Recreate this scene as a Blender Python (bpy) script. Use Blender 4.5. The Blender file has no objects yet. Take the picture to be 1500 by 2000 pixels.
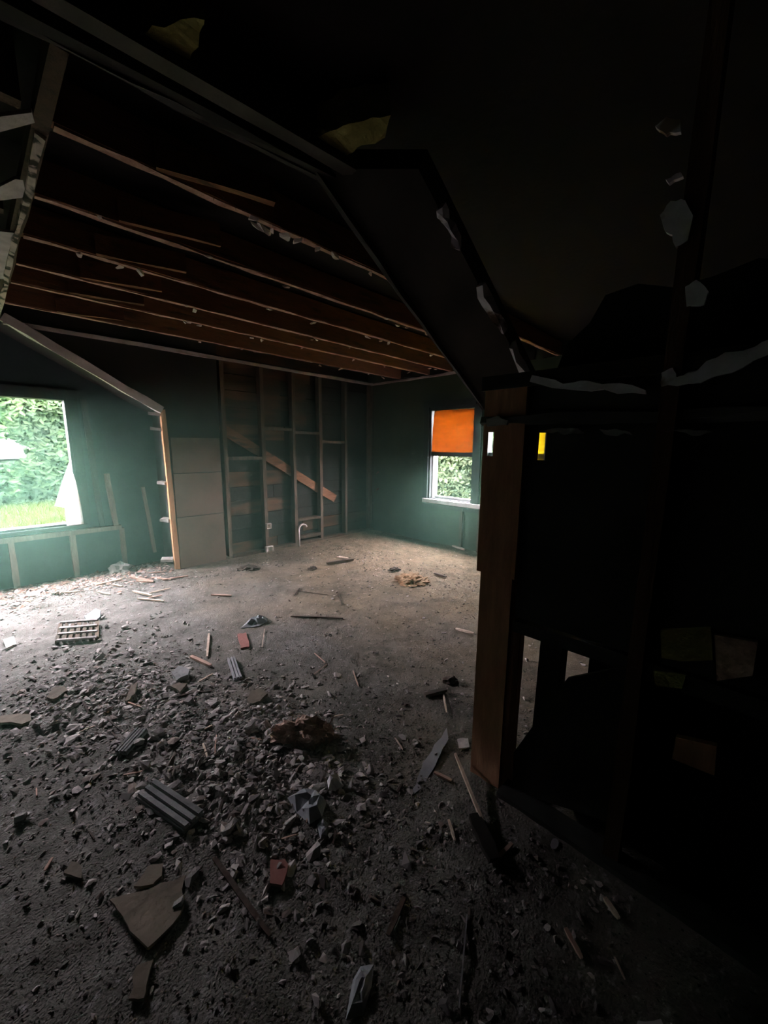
import bpy, bmesh, math, random
import numpy as np
from mathutils import Vector, Matrix, noise as mnoise

random.seed(7); rng = np.random.default_rng(11)
scene = bpy.context.scene
COL = scene.collection

# ------------------------------------------------------------------ camera
# room axes: x runs along the joists to the far right, y runs to the far left, z up; eye 1.45 m above the floor
F_PX, PITCH, ROLL, YAW = 761.5, 0.1682, 0.0089, 0.7579
EYE = Vector((0.0, 0.0, 1.45))
_F = Vector((math.cos(YAW), math.sin(YAW), 0)); _R = Vector((math.sin(YAW), -math.cos(YAW), 0)); _U = Vector((0, 0, 1))
F2 = _F * math.cos(PITCH) - _U * math.sin(PITCH); U2 = _U * math.cos(PITCH) + _F * math.sin(PITCH)
R3 = _R * math.cos(ROLL) + U2 * math.sin(ROLL); U3 = -_R * math.sin(ROLL) + U2 * math.cos(ROLL)
cam_data = bpy.data.cameras.new('camera'); cam = bpy.data.objects.new('camera', cam_data); COL.objects.link(cam)
cam_data.sensor_fit = 'HORIZONTAL'; cam_data.sensor_width = 36.0; cam_data.lens = F_PX / 1500 * 36
cam_data.clip_start = 0.02; cam_data.clip_end = 200
cam.matrix_world = Matrix(((R3.x, U3.x, -F2.x, EYE.x), (R3.y, U3.y, -F2.y, EYE.y), (R3.z, U3.z, -F2.z, EYE.z), (0, 0, 0, 1)))
scene.camera = cam

# ------------------------------------------------------------------ world, daylight, exposure
SKY = 75.0
world = bpy.data.worlds.new('overcast_sky'); scene.world = world; world.use_nodes = True
wn = world.node_tree.nodes; wl = world.node_tree.links
wn['Background'].inputs['Color'].default_value = (0.93, 0.98, 1.0, 1)
wn['Background'].inputs['Strength'].default_value = SKY
vs = scene.view_settings
scene.display_settings.display_device = 'sRGB'
vs.view_transform = 'Standard'; vs.look = 'None'; vs.gamma = 1.0; vs.use_curve_mapping = False
vs.exposure = 0.68
scene.cycles.max_bounces = 10; scene.cycles.diffuse_bounces = 6; scene.cycles.transparent_max_bounces = 12

def portal(name, loc, direction, sx, sy):          # guides sky light through a window opening, gives off none itself
    ld = bpy.data.lights.new(name, 'AREA'); ld.shape = 'RECTANGLE'; ld.size = sx; ld.size_y = sy
    o = bpy.data.objects.new(name, ld); COL.objects.link(o); o.location = loc
    o.rotation_euler = Vector(direction).to_track_quat('-Z', 'Z').to_euler()
    ld.cycles.is_portal = True
    return o

# ------------------------------------------------------------------ pixel rays onto real surfaces
H = 2.458                 # underside of the ceiling joists
YA, XB, YW, XP = 4.68, 4.67, 5.2, 1.39   # back wall, right wall, recessed window wall, near partition
def ray(x, y): return F2 + R3 * ((x - 750) / F_PX) + U3 * ((1000 - y) / F_PX)
def onz(x, y, z=0.0): d = ray(x, y); return EYE + d * ((z - EYE.z) / d.z)
def onx(x, y, c): d = ray(x, y); return EYE + d * (c / d.x)
def ony(x, y, c): d = ray(x, y); return EYE + d * (c / d.y)

# ------------------------------------------------------------------ mesh helpers
WL = {}
def wloc(o): return WL.get(o.name, Vector((0, 0, 0))) if o else Vector((0, 0, 0))
def link(name, me, loc, parent=None, mat=None):
    o = bpy.data.objects.new(name, me); COL.objects.link(o)
    loc = Vector(loc); WL[o.name] = loc
    o.location = loc - wloc(parent)
    if parent: o.parent = parent
    if mat is not None and me is not None and len(me.materials) == 0: me.materials.append(mat)
    return o
def mk(name, verts, faces, mat, parent=None, smooth=False, loc=None):
    v = np.array([tuple(p) for p in verts], float)
    if loc is None:
        c = (v.min(0) + v.max(0)) / 2; c[2] = v[:, 2].min(); loc = c
    loc = np.array(tuple(loc), float)
    me = bpy.data.meshes.new(name); me.from_pydata((v - loc).tolist(), [], [tuple(f) for f in faces]); me.update()
    if smooth:
        for p in me.polygons: p.use_smooth = True
    return link(name, me, loc, parent, mat)
def empty(name, loc, parent=None):
    return link(name, None, loc, parent)
def tag(o, label=None, cat=None, group=None, kind=None):
    if label: o['label'] = label
    if cat: o['category'] = cat
    if group: o['group'] = group
    if kind: o['kind'] = kind
    return o

BOXF = [(0, 3, 2, 1), (4, 5, 6, 7), (0, 1, 5, 4), (1, 2, 6, 5), (2, 3, 7, 6), (3, 0, 4, 7)]
def boxv(x0, x1, y0, y1, z0, z1):
    return [(x0, y0, z0), (x1, y0, z0), (x1, y1, z0), (x0, y1, z0), (x0, y0, z1), (x1, y0, z1), (x1, y1, z1), (x0, y1, z1)]
def boxes(name, lst, mat, parent=None):
    v, f = [], []
    for b in lst:
        n = len(v); v += boxv(*b); f += [tuple(i + n for i in q) for q in BOXF]
    return mk(name, v, f, mat, parent)
def beam(name, a, b, w, h, mat, parent=None, segs=4, jit=0.004, upv=(0, 0, 1), taper=1.0):
    """a sawn member from a to b; w across, h along upv; the edges wander a little"""
    a, b = Vector(a), Vector(b); d = (b - a).normalized(); s = d.cross(Vector(upv)).normalized(); u = s.cross(d).normalized()
    v, f = [], []
    for i in range(segs + 1):
        t = i / segs; c = a.lerp(b, t); k = 1 + (taper - 1) * t
        for sx, sz in ((-1, -1), (1, -1), (1, 1), (-1, 1)):
            v.append(c + s * (sx * w / 2 * k + random.uniform(-jit, jit)) + u * (sz * h / 2 * k + random.uniform(-jit, jit)))
    for i in range(segs):
        for k in range(4):
            p, q = i * 4 + k, i * 4 + (k + 1) % 4
            f.append((p, q, q + 4, p + 4))
    f += [(3, 2, 1, 0), tuple(segs * 4 + k for k in range(4))]
    return mk(name, v, f, mat, parent)
def prism(name, pts, ext, mat, parent=None, smooth=False):
    """closed outline of 3D points pushed along ext"""
    n = len(pts); v = [Vector(p) for p in pts] + [Vector(p) + Vector(ext) for p in pts]
    f = [tuple(range(n))[::-1], tuple(range(n, 2 * n))] + [(i, (i + 1) % n, (i + 1) % n + n, i + n) for i in range(n)]
    o = mk(name, v, f, mat, parent, smooth)
    bm = bmesh.new(); bm.from_mesh(o.data); bmesh.ops.recalc_face_normals(bm, faces=bm.faces); bm.to_mesh(o.data); bm.free()
    return o
def holed_wall(name, axis, c0, c1, a0, a1, z0, z1, holes, mat):
    """wall slab between c0 and c1 on its normal axis; holes = (a_lo, a_hi, z_lo, z_hi)"""
    aa = sorted({a0, a1, *[h[0] for h in holes], *[h[1] for h in holes]}); zz = sorted({z0, z1, *[h[2] for h in holes], *[h[3] for h in holes]})
    lst = []
    for i in range(len(aa) - 1):
        for j in range(len(zz) - 1):
            am, zm = (aa[i] + aa[i + 1]) / 2, (zz[j] + zz[j + 1]) / 2
            if any(h[0] < am < h[1] and h[2] < zm < h[3] for h in holes): continue
            lst.append((c0, c1, aa[i], aa[i + 1], zz[j], zz[j + 1]) if axis == 'x' else (aa[i], aa[i + 1], c0, c1, zz[j], zz[j + 1]))
    o = boxes(name, lst, mat); tag(o, kind='structure'); return o
def tube(name, pts, rad, mat, parent=None, n=6, taper=0.4):
    pts = [Vector(p) for p in pts]; v, f = [], []
    for i, p in enumerate(pts):
        d = (pts[min(i + 1, len(pts) - 1)] - pts[max(i - 1, 0)]).normalized()
        s = d.cross(Vector((0, 0, 1)));
        if s.length < 1e-3: s = Vector((1, 0, 0))
        s.normalize(); u = s.cross(d); r = rad * (1 - (1 - taper) * i / max(1, len(pts) - 1)) * random.uniform(.85, 1.1)
        for k in range(n):
            a = 2 * math.pi * k / n; v.append(p + s * math.cos(a) * r + u * math.sin(a) * r)
    for i in range(len(pts) - 1):
        for k in range(n): f.append((i * n + k, i * n + (k + 1) % n, (i + 1) * n + (k + 1) % n, (i + 1) * n + k))
    f += [tuple(range(n))[::-1], tuple((len(pts) - 1) * n + k for k in range(n))]
    return mk(name, v, f, mat, parent, True)

# ------------------------------------------------------------------ materials
def material(name, c1, c2, scale=8.0, stretch=(1, 1, 1), rough=0.9, bump=0.3, detail=6, bump_scale=40, spec=0.2,
             c3=None, c3_scale=3.0, c3_lo=0.55, c3_hi=0.7, rand=0.0, bump_dist=0.01):
    m = bpy.data.materials.new(name); m.use_nodes = True; nt = m.node_tree; N, L = nt.nodes, nt.links
    bs = N['Principled BSDF']; bs.inputs['Roughness'].default_value = rough
    bs.inputs['Specular IOR Level'].default_value = spec
    tc = N.new('ShaderNodeTexCoord'); mp = N.new('ShaderNodeMapping'); mp.inputs['Scale'].default_value = stretch
    L.new(tc.outputs['Object'], mp.inputs['Vector'])
    vec = mp.outputs['Vector']
    oi = N.new('ShaderNodeObjectInfo')
    add = N.new('ShaderNodeVectorMath'); add.operation = 'ADD'; mul = N.new('ShaderNodeMath'); mul.operation = 'MULTIPLY'
    L.new(oi.outputs['Random'], mul.inputs[0]); mul.inputs[1].default_value = 37.0
    L.new(vec, add.inputs[0]); L.new(mul.outputs[0], add.inputs[1]); vec = add.outputs[0]
    n1 = N.new('ShaderNodeTexNoise'); n1.inputs['Scale'].default_value = scale; n1.inputs['Detail'].default_value = detail; n1.inputs['Roughness'].default_value = 0.65
    L.new(vec, n1.inputs['Vector'])
    rp = N.new('ShaderNodeValToRGB'); rp.color_ramp.elements[0].position = 0.3; rp.color_ramp.elements[1].position = 0.7
    rp.color_ramp.elements[0].color = (*c1, 1); rp.color_ramp.elements[1].color = (*c2, 1)
    L.new(n1.outputs['Fac'], rp.inputs['Fac']); col = rp.outputs['Color']
    if c3:
        n2 = N.new('ShaderNodeTexNoise'); n2.inputs['Scale'].default_value = c3_scale; n2.inputs['Detail'].default_value = 5
        L.new(vec, n2.inputs['Vector'])
        mr = N.new('ShaderNodeMapRange'); mr.inputs['From Min'].default_value = c3_lo; mr.inputs['From Max'].default_value = c3_hi
        L.new(n2.outputs['Fac'], mr.inputs['Value'])
        mx = N.new('ShaderNodeMix'); mx.data_type = 'RGBA'; L.new(mr.outputs['Result'], mx.inputs['Factor'])
        L.new(col, mx.inputs['A']); mx.inputs['B'].default_value = (*c3, 1); col = mx.outputs['Result']
    if rand:
        hv = N.new('ShaderNodeHueSaturation'); mr2 = N.new('ShaderNodeMapRange')
        mr2.inputs['To Min'].default_value = 1 - rand; mr2.inputs['To Max'].default_value = 1 + rand
        L.new(oi.outputs['Random'], mr2.inputs['Value']); L.new(mr2.outputs['Result'], hv.inputs['Value']); L.new(col, hv.inputs['Color']); col = hv.outputs['Color']
    L.new(col, bs.inputs['Base Color'])
    if bump:
        nb = N.new('ShaderNodeTexNoise'); nb.inputs['Scale'].default_value = bump_scale; nb.inputs['Detail'].default_value = 6
        L.new(vec, nb.inputs['Vector'])
        bp = N.new('ShaderNodeBump'); bp.inputs['Strength'].default_value = bump; bp.inputs['Distance'].default_value = bump_dist
        L.new(nb.outputs['Fac'], bp.inputs['Height']); L.new(bp.outputs['Normal'], bs.inputs['Normal'])
    return m
def vcol_material(name, rough=0.9, transl=0.0, gain=1.0):
    m = bpy.data.materials.new(name); m.use_nodes = True; nt = m.node_tree; N, L = nt.nodes, nt.links
    bs = N['Principled BSDF']; bs.inputs['Roughness'].default_value = rough; bs.inputs['Specular IOR Level'].default_value = 0.15
    at = N.new('ShaderNodeAttribute'); at.attribute_name = 'tint'
    nz = N.new('ShaderNodeTexNoise'); nz.inputs['Scale'].default_value = 60
    tc = N.new('ShaderNodeTexCoord'); L.new(tc.outputs['Object'], nz.inputs['Vector'])
    hv = N.new('ShaderNodeHueSaturation'); mr = N.new('ShaderNodeMapRange'); mr.inputs['To Min'].default_value = 0.7 * gain; mr.inputs['To Max'].default_value = 1.3 * gain
    L.new(nz.outputs['Fac'], mr.inputs['Value']); L.new(mr.outputs['Result'], hv.inputs['Value']); L.new(at.outputs['Color'], hv.inputs['Color'])
    L.new(hv.outputs['Color'], bs.inputs['Base Color'])
    if transl:
        tr = N.new('ShaderNodeBsdfTranslucent'); mx = N.new('ShaderNodeMixShader'); mx.inputs[0].default_value = transl
        L.new(hv.outputs['Color'], tr.inputs['Color']); L.new(bs.outputs[0], mx.inputs[1]); L.new(tr.outputs[0], mx.inputs[2])
        L.new(mx.outputs[0], N['Material Output'].inputs['Surface'])
    return m
def set_tint(me, cols, per):
    """one colour per piece, written to every vertex of that piece"""
    at = me.color_attributes.new('tint', 'FLOAT_COLOR', 'POINT')
    c = np.repeat(np.concatenate([cols, np.ones((len(cols), 1))], 1), per, axis=0).astype(np.float32)
    at.data.foreach_set('color', c.ravel())

M = {}
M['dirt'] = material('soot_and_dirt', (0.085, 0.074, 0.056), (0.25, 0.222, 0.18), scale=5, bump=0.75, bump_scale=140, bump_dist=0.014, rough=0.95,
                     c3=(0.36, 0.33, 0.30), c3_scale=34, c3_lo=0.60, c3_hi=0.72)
M['char_wall'] = material('smoke_blackened_drywall', (0.010, 0.011, 0.010), (0.045, 0.045, 0.040), scale=2.5, bump=0.25, bump_scale=30)
M['grey_wall'] = material('sooty_grey_drywall', (0.03, 0.03, 0.028), (0.085, 0.085, 0.08), scale=2.2, bump=0.2, bump_scale=25)
M['green_glow_wall'] = material('sooty_wall_green_glow_tint', (0.028, 0.042, 0.026), (0.075, 0.105, 0.065), scale=2.2, bump=0.2, bump_scale=25)  # green tint puts the glow around the far window into the wall colour
M['teal_glow_wall'] = material('sooty_wall_teal_glow_tint', (0.026, 0.042, 0.042), (0.07, 0.105, 0.105), scale=2.2, bump=0.2, bump_scale=25)  # teal tint carries the glow of the left window in the wall colour
M['header'] = material('dusty_header', (0.035, 0.037, 0.03), (0.10, 0.10, 0.082), scale=3, bump=0.3, bump_scale=25)
M['remnant'] = material('torn_pale_drywall_paper', (0.42, 0.46, 0.48), (0.74, 0.78, 0.80), scale=12, bump=0.4, bump_scale=30, c3=(.16, .12, .08), c3_scale=9, c3_lo=.58, c3_hi=.66)
M['panel'] = material('scorched_hardboard', (0.11, 0.08, 0.055), (0.19, 0.14, 0.10), scale=3, bump=0.15, bump_scale=18)
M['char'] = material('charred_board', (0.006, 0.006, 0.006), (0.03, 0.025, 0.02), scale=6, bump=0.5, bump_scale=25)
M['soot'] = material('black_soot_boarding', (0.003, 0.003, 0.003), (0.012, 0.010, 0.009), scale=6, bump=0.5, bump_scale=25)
M['stud_dark'] = material('soot_dark_stud', (0.05, 0.026, 0.015), (0.12, 0.06, 0.035), scale=5, stretch=(6, 6, 1), bump=0.4, bump_scale=30, rand=0.2)
M['pale_edge'] = material('pale_dusty_edge', (0.5, 0.49, 0.45), (0.82, 0.8, 0.75), scale=7, bump=0.3, bump_scale=30)
M['stud_pale'] = material('pale_dusty_stud', (0.20, 0.17, 0.14), (0.40, 0.34, 0.28), scale=5, stretch=(6, 6, 1), bump=0.4, bump_scale=30, rand=0.2)
M['lumber'] = material('old_lumber', (0.12, 0.055, 0.028), (0.27, 0.14, 0.07), scale=6, stretch=(1, 6, 6), bump=0.4, bump_scale=30, c3=(0.05, 0.03, 0.02), c3_scale=5, rand=0.25)
M['residue'] = material('pinkish_plaster_residue', (0.30, 0.16, 0.11), (0.62, 0.44, 0.33), scale=14, bump=0.6, bump_scale=50, rand=0.15)
M['stud'] = material('smoked_stud', (0.06, 0.045, 0.03), (0.16, 0.12, 0.08), scale=5, stretch=(6, 6, 1), bump=0.4, bump_scale=30, c3=(0.03, 0.025, 0.02), c3_scale=4, rand=0.25)
M['stud_bright'] = material('raw_orange_stud', (0.42, 0.20, 0.08), (0.62, 0.36, 0.18), scale=5, stretch=(6, 6, 1), bump=0.3, bump_scale=30)
M['post'] = material('reddish_post', (0.22, 0.115, 0.065), (0.42, 0.225, 0.13), scale=5, stretch=(6, 6, 1), bump=0.3, bump_scale=25, rand=0.15)
M['sheath'] = material('brown_sheathing', (0.06, 0.036, 0.018), (0.16, 0.09, 0.045), scale=4, stretch=(1, 6, 6), bump=0.3, bump_scale=25, c3=(0.02, 0.018, 0.014), c3_scale=2.0, c3_lo=0.4, c3_hi=0.6, rand=0.3)
M['drywall_edge'] = material('torn_drywall', (0.34, 0.33, 0.30), (0.62, 0.60, 0.56), scale=9, bump=0.5, bump_scale=35)
M['plaster'] = material('plaster_chip', (0.26, 0.25, 0.23), (0.58, 0.56, 0.52), scale=12, bump=0.5, bump_scale=50, rand=0.45)
M['mottled'] = material('mottled_plaster_strip', (0.40, 0.37, 0.30), (0.66, 0.62, 0.52), scale=14, bump=0.6, bump_scale=45, c3=(0.03, 0.025, 0.02), c3_scale=16, c3_lo=0.52, c3_hi=0.60)
M['plaster_white'] = material('plaster_scrap_cream', (0.62, 0.59, 0.50), (0.88, 0.86, 0.78), scale=20, bump=0.5, bump_scale=60)
M['slate'] = material('grey_slab', (0.13, 0.14, 0.135), (0.30, 0.31, 0.30), scale=8, bump=0.4, bump_scale=40, rand=0.2)
M['brownslab'] = material('tan_board_piece', (0.10, 0.085, 0.062), (0.21, 0.18, 0.135), scale=8, bump=0.4, bump_scale=40, rand=0.2)
M['pale_wood'] = material('pale_stick_wood', (0.45, 0.36, 0.26), (0.78, 0.68, 0.54), scale=9, stretch=(1, 4, 4), bump=0.3, bump_scale=40, rand=0.2)
M['pink_wood'] = material('pinkish_lath_wood', (0.34, 0.22, 0.16), (0.58, 0.42, 0.33), scale=9, bump=0.3, bump_scale=40, rand=0.2)
M['dark_wood'] = material('burnt_stick_wood', (0.03, 0.024, 0.02), (0.11, 0.08, 0.06), scale=9, bump=0.5, bump_scale=40, rand=0.3)
M['red_piece'] = material('faded_red_piece', (0.22, 0.09, 0.075), (0.38, 0.18, 0.15), scale=9, bump=0.3, bump_scale=40)
M['insul'] = material('yellow_insulation', (0.13, 0.125, 0.035), (0.27, 0.26, 0.09), scale=14, bump=1.0, bump_scale=45, rough=1.0)
M['clump'] = material('brown_fibre', (0.24, 0.16, 0.115), (0.66, 0.50, 0.40), scale=16, bump=1.0, bump_scale=60, rough=1.0)
M['leafclump'] = material('orange_brown_fibre', (0.20, 0.12, 0.06), (0.50, 0.34, 0.18), scale=14, bump=0.8, bump_scale=50)
M['metal'] = material('dull_grey_sheet_metal', (0.20, 0.21, 0.22), (0.36, 0.37, 0.38), scale=10, rough=0.55, bump=0.2, bump_scale=25, spec=0.5)
M['white_paint'] = material('white_window_paint', (0.60, 0.60, 0.58), (0.82, 0.82, 0.80), scale=9, bump=0.1, rough=0.6)
M['dark_frame'] = material('blackened_window_frame', (0.012, 0.015, 0.015), (0.036, 0.042, 0.041), scale=7, bump=0.2, rough=0.6)
M['white_sheet'] = material('torn_white_sheet', (0.80, 0.80, 0.80), (0.9, 0.9, 0.9), scale=6, bump=0.2)
M['paper'] = material('grey_blue_paper', (0.22, 0.25, 0.26), (0.44, 0.48, 0.50), scale=12, bump=0.3, bump_scale=30)
M['siding'] = material('white_house_siding', (0.30, 0.30, 0.30), (0.36, 0.36, 0.36), scale=4, bump=0.1)
M['roof'] = material('grey_roof_shingle', (0.10, 0.10, 0.11), (0.2, 0.2, 0.2), scale=14, bump=0.4)
M['rubble'] = vcol_material('mixed_rubble', 0.9)
M['leaf'] = vcol_material('hedge_leaf', 0.6, transl=0.35)
M['grass'] = vcol_material('grass_blade', 0.7, transl=0.3)
M['lawn'] = material('lawn_soil', (0.008, 0.021, 0.002), (0.017, 0.033, 0.003), scale=2, bump=0.6, bump_scale=30)
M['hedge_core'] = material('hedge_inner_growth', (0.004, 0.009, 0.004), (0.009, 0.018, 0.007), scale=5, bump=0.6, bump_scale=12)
def cloth(name, c, t):
    m = bpy.data.materials.new(name); m.use_nodes = True; N, L = m.node_tree.nodes, m.node_tree.links
    bs = N['Principled BSDF']; bs.inputs['Roughness'].default_value = 0.9
    nz = N.new('ShaderNodeTexNoise'); nz.inputs['Scale'].default_value = 5; tc = N.new('ShaderNodeTexCoord'); mp = N.new('ShaderNodeMapping'); mp.inputs['Scale'].default_value = (1, 1, 4)
    L.new(tc.outputs['Object'], mp.inputs['Vector']); L.new(mp.outputs[0], nz.inputs['Vector'])
    rp = N.new('ShaderNodeValToRGB'); rp.color_ramp.elements[0].position = 0.3; rp.color_ramp.elements[1].position = 0.7
    rp.color_ramp.elements[0].color = (c[0] * .75, c[1] * .68, c[2] * .6, 1); rp.color_ramp.elements[1].color = (*c, 1)
    L.new(nz.outputs['Fac'], rp.inputs['Fac']); L.new(rp.outputs[0], bs.inputs['Base Color'])
    tr = N.new('ShaderNodeBsdfTranslucent'); L.new(rp.outputs[0], tr.inputs['Color'])
    mx = N.new('ShaderNodeMixShader'); mx.inputs[0].default_value = t
    L.new(bs.outputs[0], mx.inputs[1]); L.new(tr.outputs[0], mx.inputs[2]); L.new(mx.outputs[0], N['Material Output'].inputs['Surface'])
    return m
M['orange_cloth'] = cloth('orange_shade_cloth', (0.26, 0.112, 0.026), 0.75)
M['white_cloth'] = cloth('torn_white_sheet_cloth', (0.85, 0.85, 0.85), 0.8)
M['yellow_cloth'] = cloth('yellow_shade_cloth', (0.35, 0.29, 0.04), 0.75)
def glass(name):
    m = bpy.data.materials.new(name); m.use_nodes = True; N, L = m.node_tree.nodes, m.node_tree.links
    N.remove(N['Principled BSDF']); tr = N.new('ShaderNodeBsdfTransparent'); gl = N.new('ShaderNodeBsdfGlossy'); gl.inputs['Roughness'].default_value = 0.05
    tr.inputs['Color'].default_value = (0.9, 0.95, 0.93, 1)
    mx = N.new('ShaderNodeMixShader'); mx.inputs[0].default_value = 0.06
    L.new(tr.outputs[0], mx.inputs[1]); L.new(gl.outputs[0], mx.inputs[2]); L.new(mx.outputs[0], N['Material Output'].inputs['Surface'])
    return m
M['glass'] = glass('grimy_window_glass')

# floor tint runs from cool grey at left to warm tan at right, ragged border
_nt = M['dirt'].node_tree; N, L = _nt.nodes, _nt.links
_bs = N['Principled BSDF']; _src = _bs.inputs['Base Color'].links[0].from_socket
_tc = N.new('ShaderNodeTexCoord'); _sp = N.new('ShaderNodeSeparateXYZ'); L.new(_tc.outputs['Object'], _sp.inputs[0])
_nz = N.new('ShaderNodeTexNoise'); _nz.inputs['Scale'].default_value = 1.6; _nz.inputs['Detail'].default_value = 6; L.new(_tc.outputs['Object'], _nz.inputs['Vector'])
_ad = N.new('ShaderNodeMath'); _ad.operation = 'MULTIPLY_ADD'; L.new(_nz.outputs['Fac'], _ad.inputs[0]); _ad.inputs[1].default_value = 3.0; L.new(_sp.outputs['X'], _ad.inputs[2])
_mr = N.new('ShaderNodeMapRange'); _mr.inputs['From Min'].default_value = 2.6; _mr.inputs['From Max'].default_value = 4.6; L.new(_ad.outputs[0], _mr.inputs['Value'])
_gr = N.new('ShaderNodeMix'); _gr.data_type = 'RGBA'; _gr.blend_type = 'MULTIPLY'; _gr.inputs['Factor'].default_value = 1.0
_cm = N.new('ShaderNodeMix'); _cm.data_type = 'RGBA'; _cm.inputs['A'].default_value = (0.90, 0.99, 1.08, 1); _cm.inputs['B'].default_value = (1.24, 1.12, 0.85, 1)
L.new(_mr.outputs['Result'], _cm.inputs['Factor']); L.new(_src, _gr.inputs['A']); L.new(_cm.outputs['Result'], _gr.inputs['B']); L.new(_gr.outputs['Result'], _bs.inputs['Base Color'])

# ------------------------------------------------------------------ floor height field (shared by the floor and everything lying on it)
def vnoise(x, y, seed=0):
    x = np.asarray(x, float); y = np.asarray(y, float); xi = np.floor(x).astype(np.int64); yi = np.floor(y).astype(np.int64)
    fx = x - xi; fy = y - yi; fx = fx * fx * (3 - 2 * fx); fy = fy * fy * (3 - 2 * fy)
    def h(a, b):
        n = (a * 374761393 + b * 668265263 + seed * 1442695041) & 0x7fffffff
        n = ((n ^ (n >> 13)) * 1274126177) & 0x7fffffff
        return ((n ^ (n >> 16)) & 0xffff) / 65535.0
    return (h(xi, yi) * (1 - fx) + h(xi + 1, yi) * fx) * (1 - fy) + (h(xi, yi + 1) * (1 - fx) + h(xi + 1, yi + 1) * fx) * fy
def gauss(x, y, cx, cy, sx, sy): return np.exp(-((x - cx) / sx) ** 2 - ((y - cy) / sy) ** 2)
def heap(x, y):          # where the rubble has piled up
    return np.clip(1.0 * gauss(x, y, 0.66, 1.65, 0.40, 0.65) + 0.9 * gauss(x, y, 0.25, 2.7, 0.5, 0.7) + 0.8 * gauss(x, y, 0.5, 4.75, 1.1, 0.45)
                   + 0.35 * gauss(x, y, 0.75, 0.6, 0.7, 0.5) + 0.25 * gauss(x, y, 3.9, 3.0, 0.9, 1.4), 0, 1)
def hgt(x, y):
    hp = heap(x, y)
    return (0.004 + hp * 0.028 + 0.012 * vnoise(x * 2.3, y * 2.3, 1) + (0.004 + 0.016 * hp) * vnoise(x * 9, y * 9, 2)
            + (0.005 + 0.012 * hp) * vnoise(x * 27, y * 27, 3) + 0.006 * vnoise(x * 60, y * 60, 4))
def h1(x, y): return float(hgt(np.array([x]), np.array([y]))[0])
def P(x, y, dz=0.0):     # point of the floor seen at this pixel
    q = onz(x, y, 0.02); q = onz(x, y, h1(q.x, q.y)); q.z = h1(q.x, q.y) + dz; return q

# ================================================================== STRUCTURE
X0, Y0 = -0.75, -1.5     # house edges out of view on the left and behind
nx, ny = 300, 330
gx, gy = np.meshgrid(np.linspace(X0, XB + 0.02, nx), np.linspace(Y0, YW + 0.02, ny), indexing='ij')
gz = hgt(gx, gy)
fv = np.stack([gx, gy, gz], -1).reshape(-1, 3)
ii, jj = np.meshgrid(np.arange(nx - 1), np.arange(ny - 1), indexing='ij'); b0 = (ii * ny + jj).ravel()
ff = np.stack([b0, b0 + ny, b0 + ny + 1, b0 + 1], -1)
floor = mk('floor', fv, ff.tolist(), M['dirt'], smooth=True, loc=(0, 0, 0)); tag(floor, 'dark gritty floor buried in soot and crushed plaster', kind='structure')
slab = boxes('floor_slab', [(X0 - .12, XB + .12, Y0 - .12, YW + .12, -0.25, -0.001)], M['char'], floor)

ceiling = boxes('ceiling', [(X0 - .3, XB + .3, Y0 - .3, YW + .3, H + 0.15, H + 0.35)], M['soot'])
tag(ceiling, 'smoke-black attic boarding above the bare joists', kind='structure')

# window openings
WA = (-0.42, 0.75, 0.59, 1.90)          # on the recessed wall (x range, z range)
WB = (2.76, 3.52, 0.66, 2.00)           # right wall (y range, z range)
WC = (1.80, 2.60, 0.66, 2.00)
wall_window = holed_wall('wall_back_recess', 'y', YW, YW + 0.12, X0, 1.62, 0, H + .15, [WA], M['teal_glow_wall'])
tag(wall_window, 'smoke-stained grey recessed wall around the big left window')
wall_right = holed_wall('wall_right', 'x', XB, XB + 0.12, Y0, YW + .12, 0, H + .15, [WB, WC], M['green_glow_wall'])
tag(wall_right, 'smoke-blackened far right wall around the shaded window')
wall_left = boxes('wall_left', [(X0 - .12, X0, Y0, YW + .12, 0, H + .15)], M['char_wall']); tag(wall_left, kind='structure')
wall_front = boxes('wall_front', [(X0, XB, Y0 - .12, Y0, 0, H + .15)], M['char_wall']); tag(wall_front, kind='structure')

# back wall: drywall with the slanted corner, then open studs
XS = 1.50
dz = [(0.32, YA, H + .14), (0.32, YA, 2.46), (1.46, YA, 1.81), (XS, YA, 1.79), (XS, YA, 0.0), (2.06, YA, 0.0), (2.10, YA, H + .14)]
wall_back = prism('wall_back', dz, (0, 0.02, 0), M['char_wall']); tag(wall_back, 'blackened back wall with slanted corner and open studs', kind='structure')
# back sheathing behind the studs, one board at a time
z = 0.0; k = 0
while z < H + .1:
    hb = random.uniform(0.17, 0.21); xs = [2.0, random.uniform(2.7, 3.9), XB]
    for i in range(2):
        boxes('sheathing_board', [(xs[i] + .003, xs[i + 1] - .003, YA + 0.115 + random.uniform(0, .006), YA + 0.14, z + .004, min(z + hb, H + .15) - .004)], M['sheath'] if z > 1.45 and i == 0 or random.random() < .12 else M['char'], wall_back)
    z += hb; k += 1
boxes('outer_skin', [(1.62, XB, YA + .145, YA + .26, 0, H + .15)], M['char'], wall_back)
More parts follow.
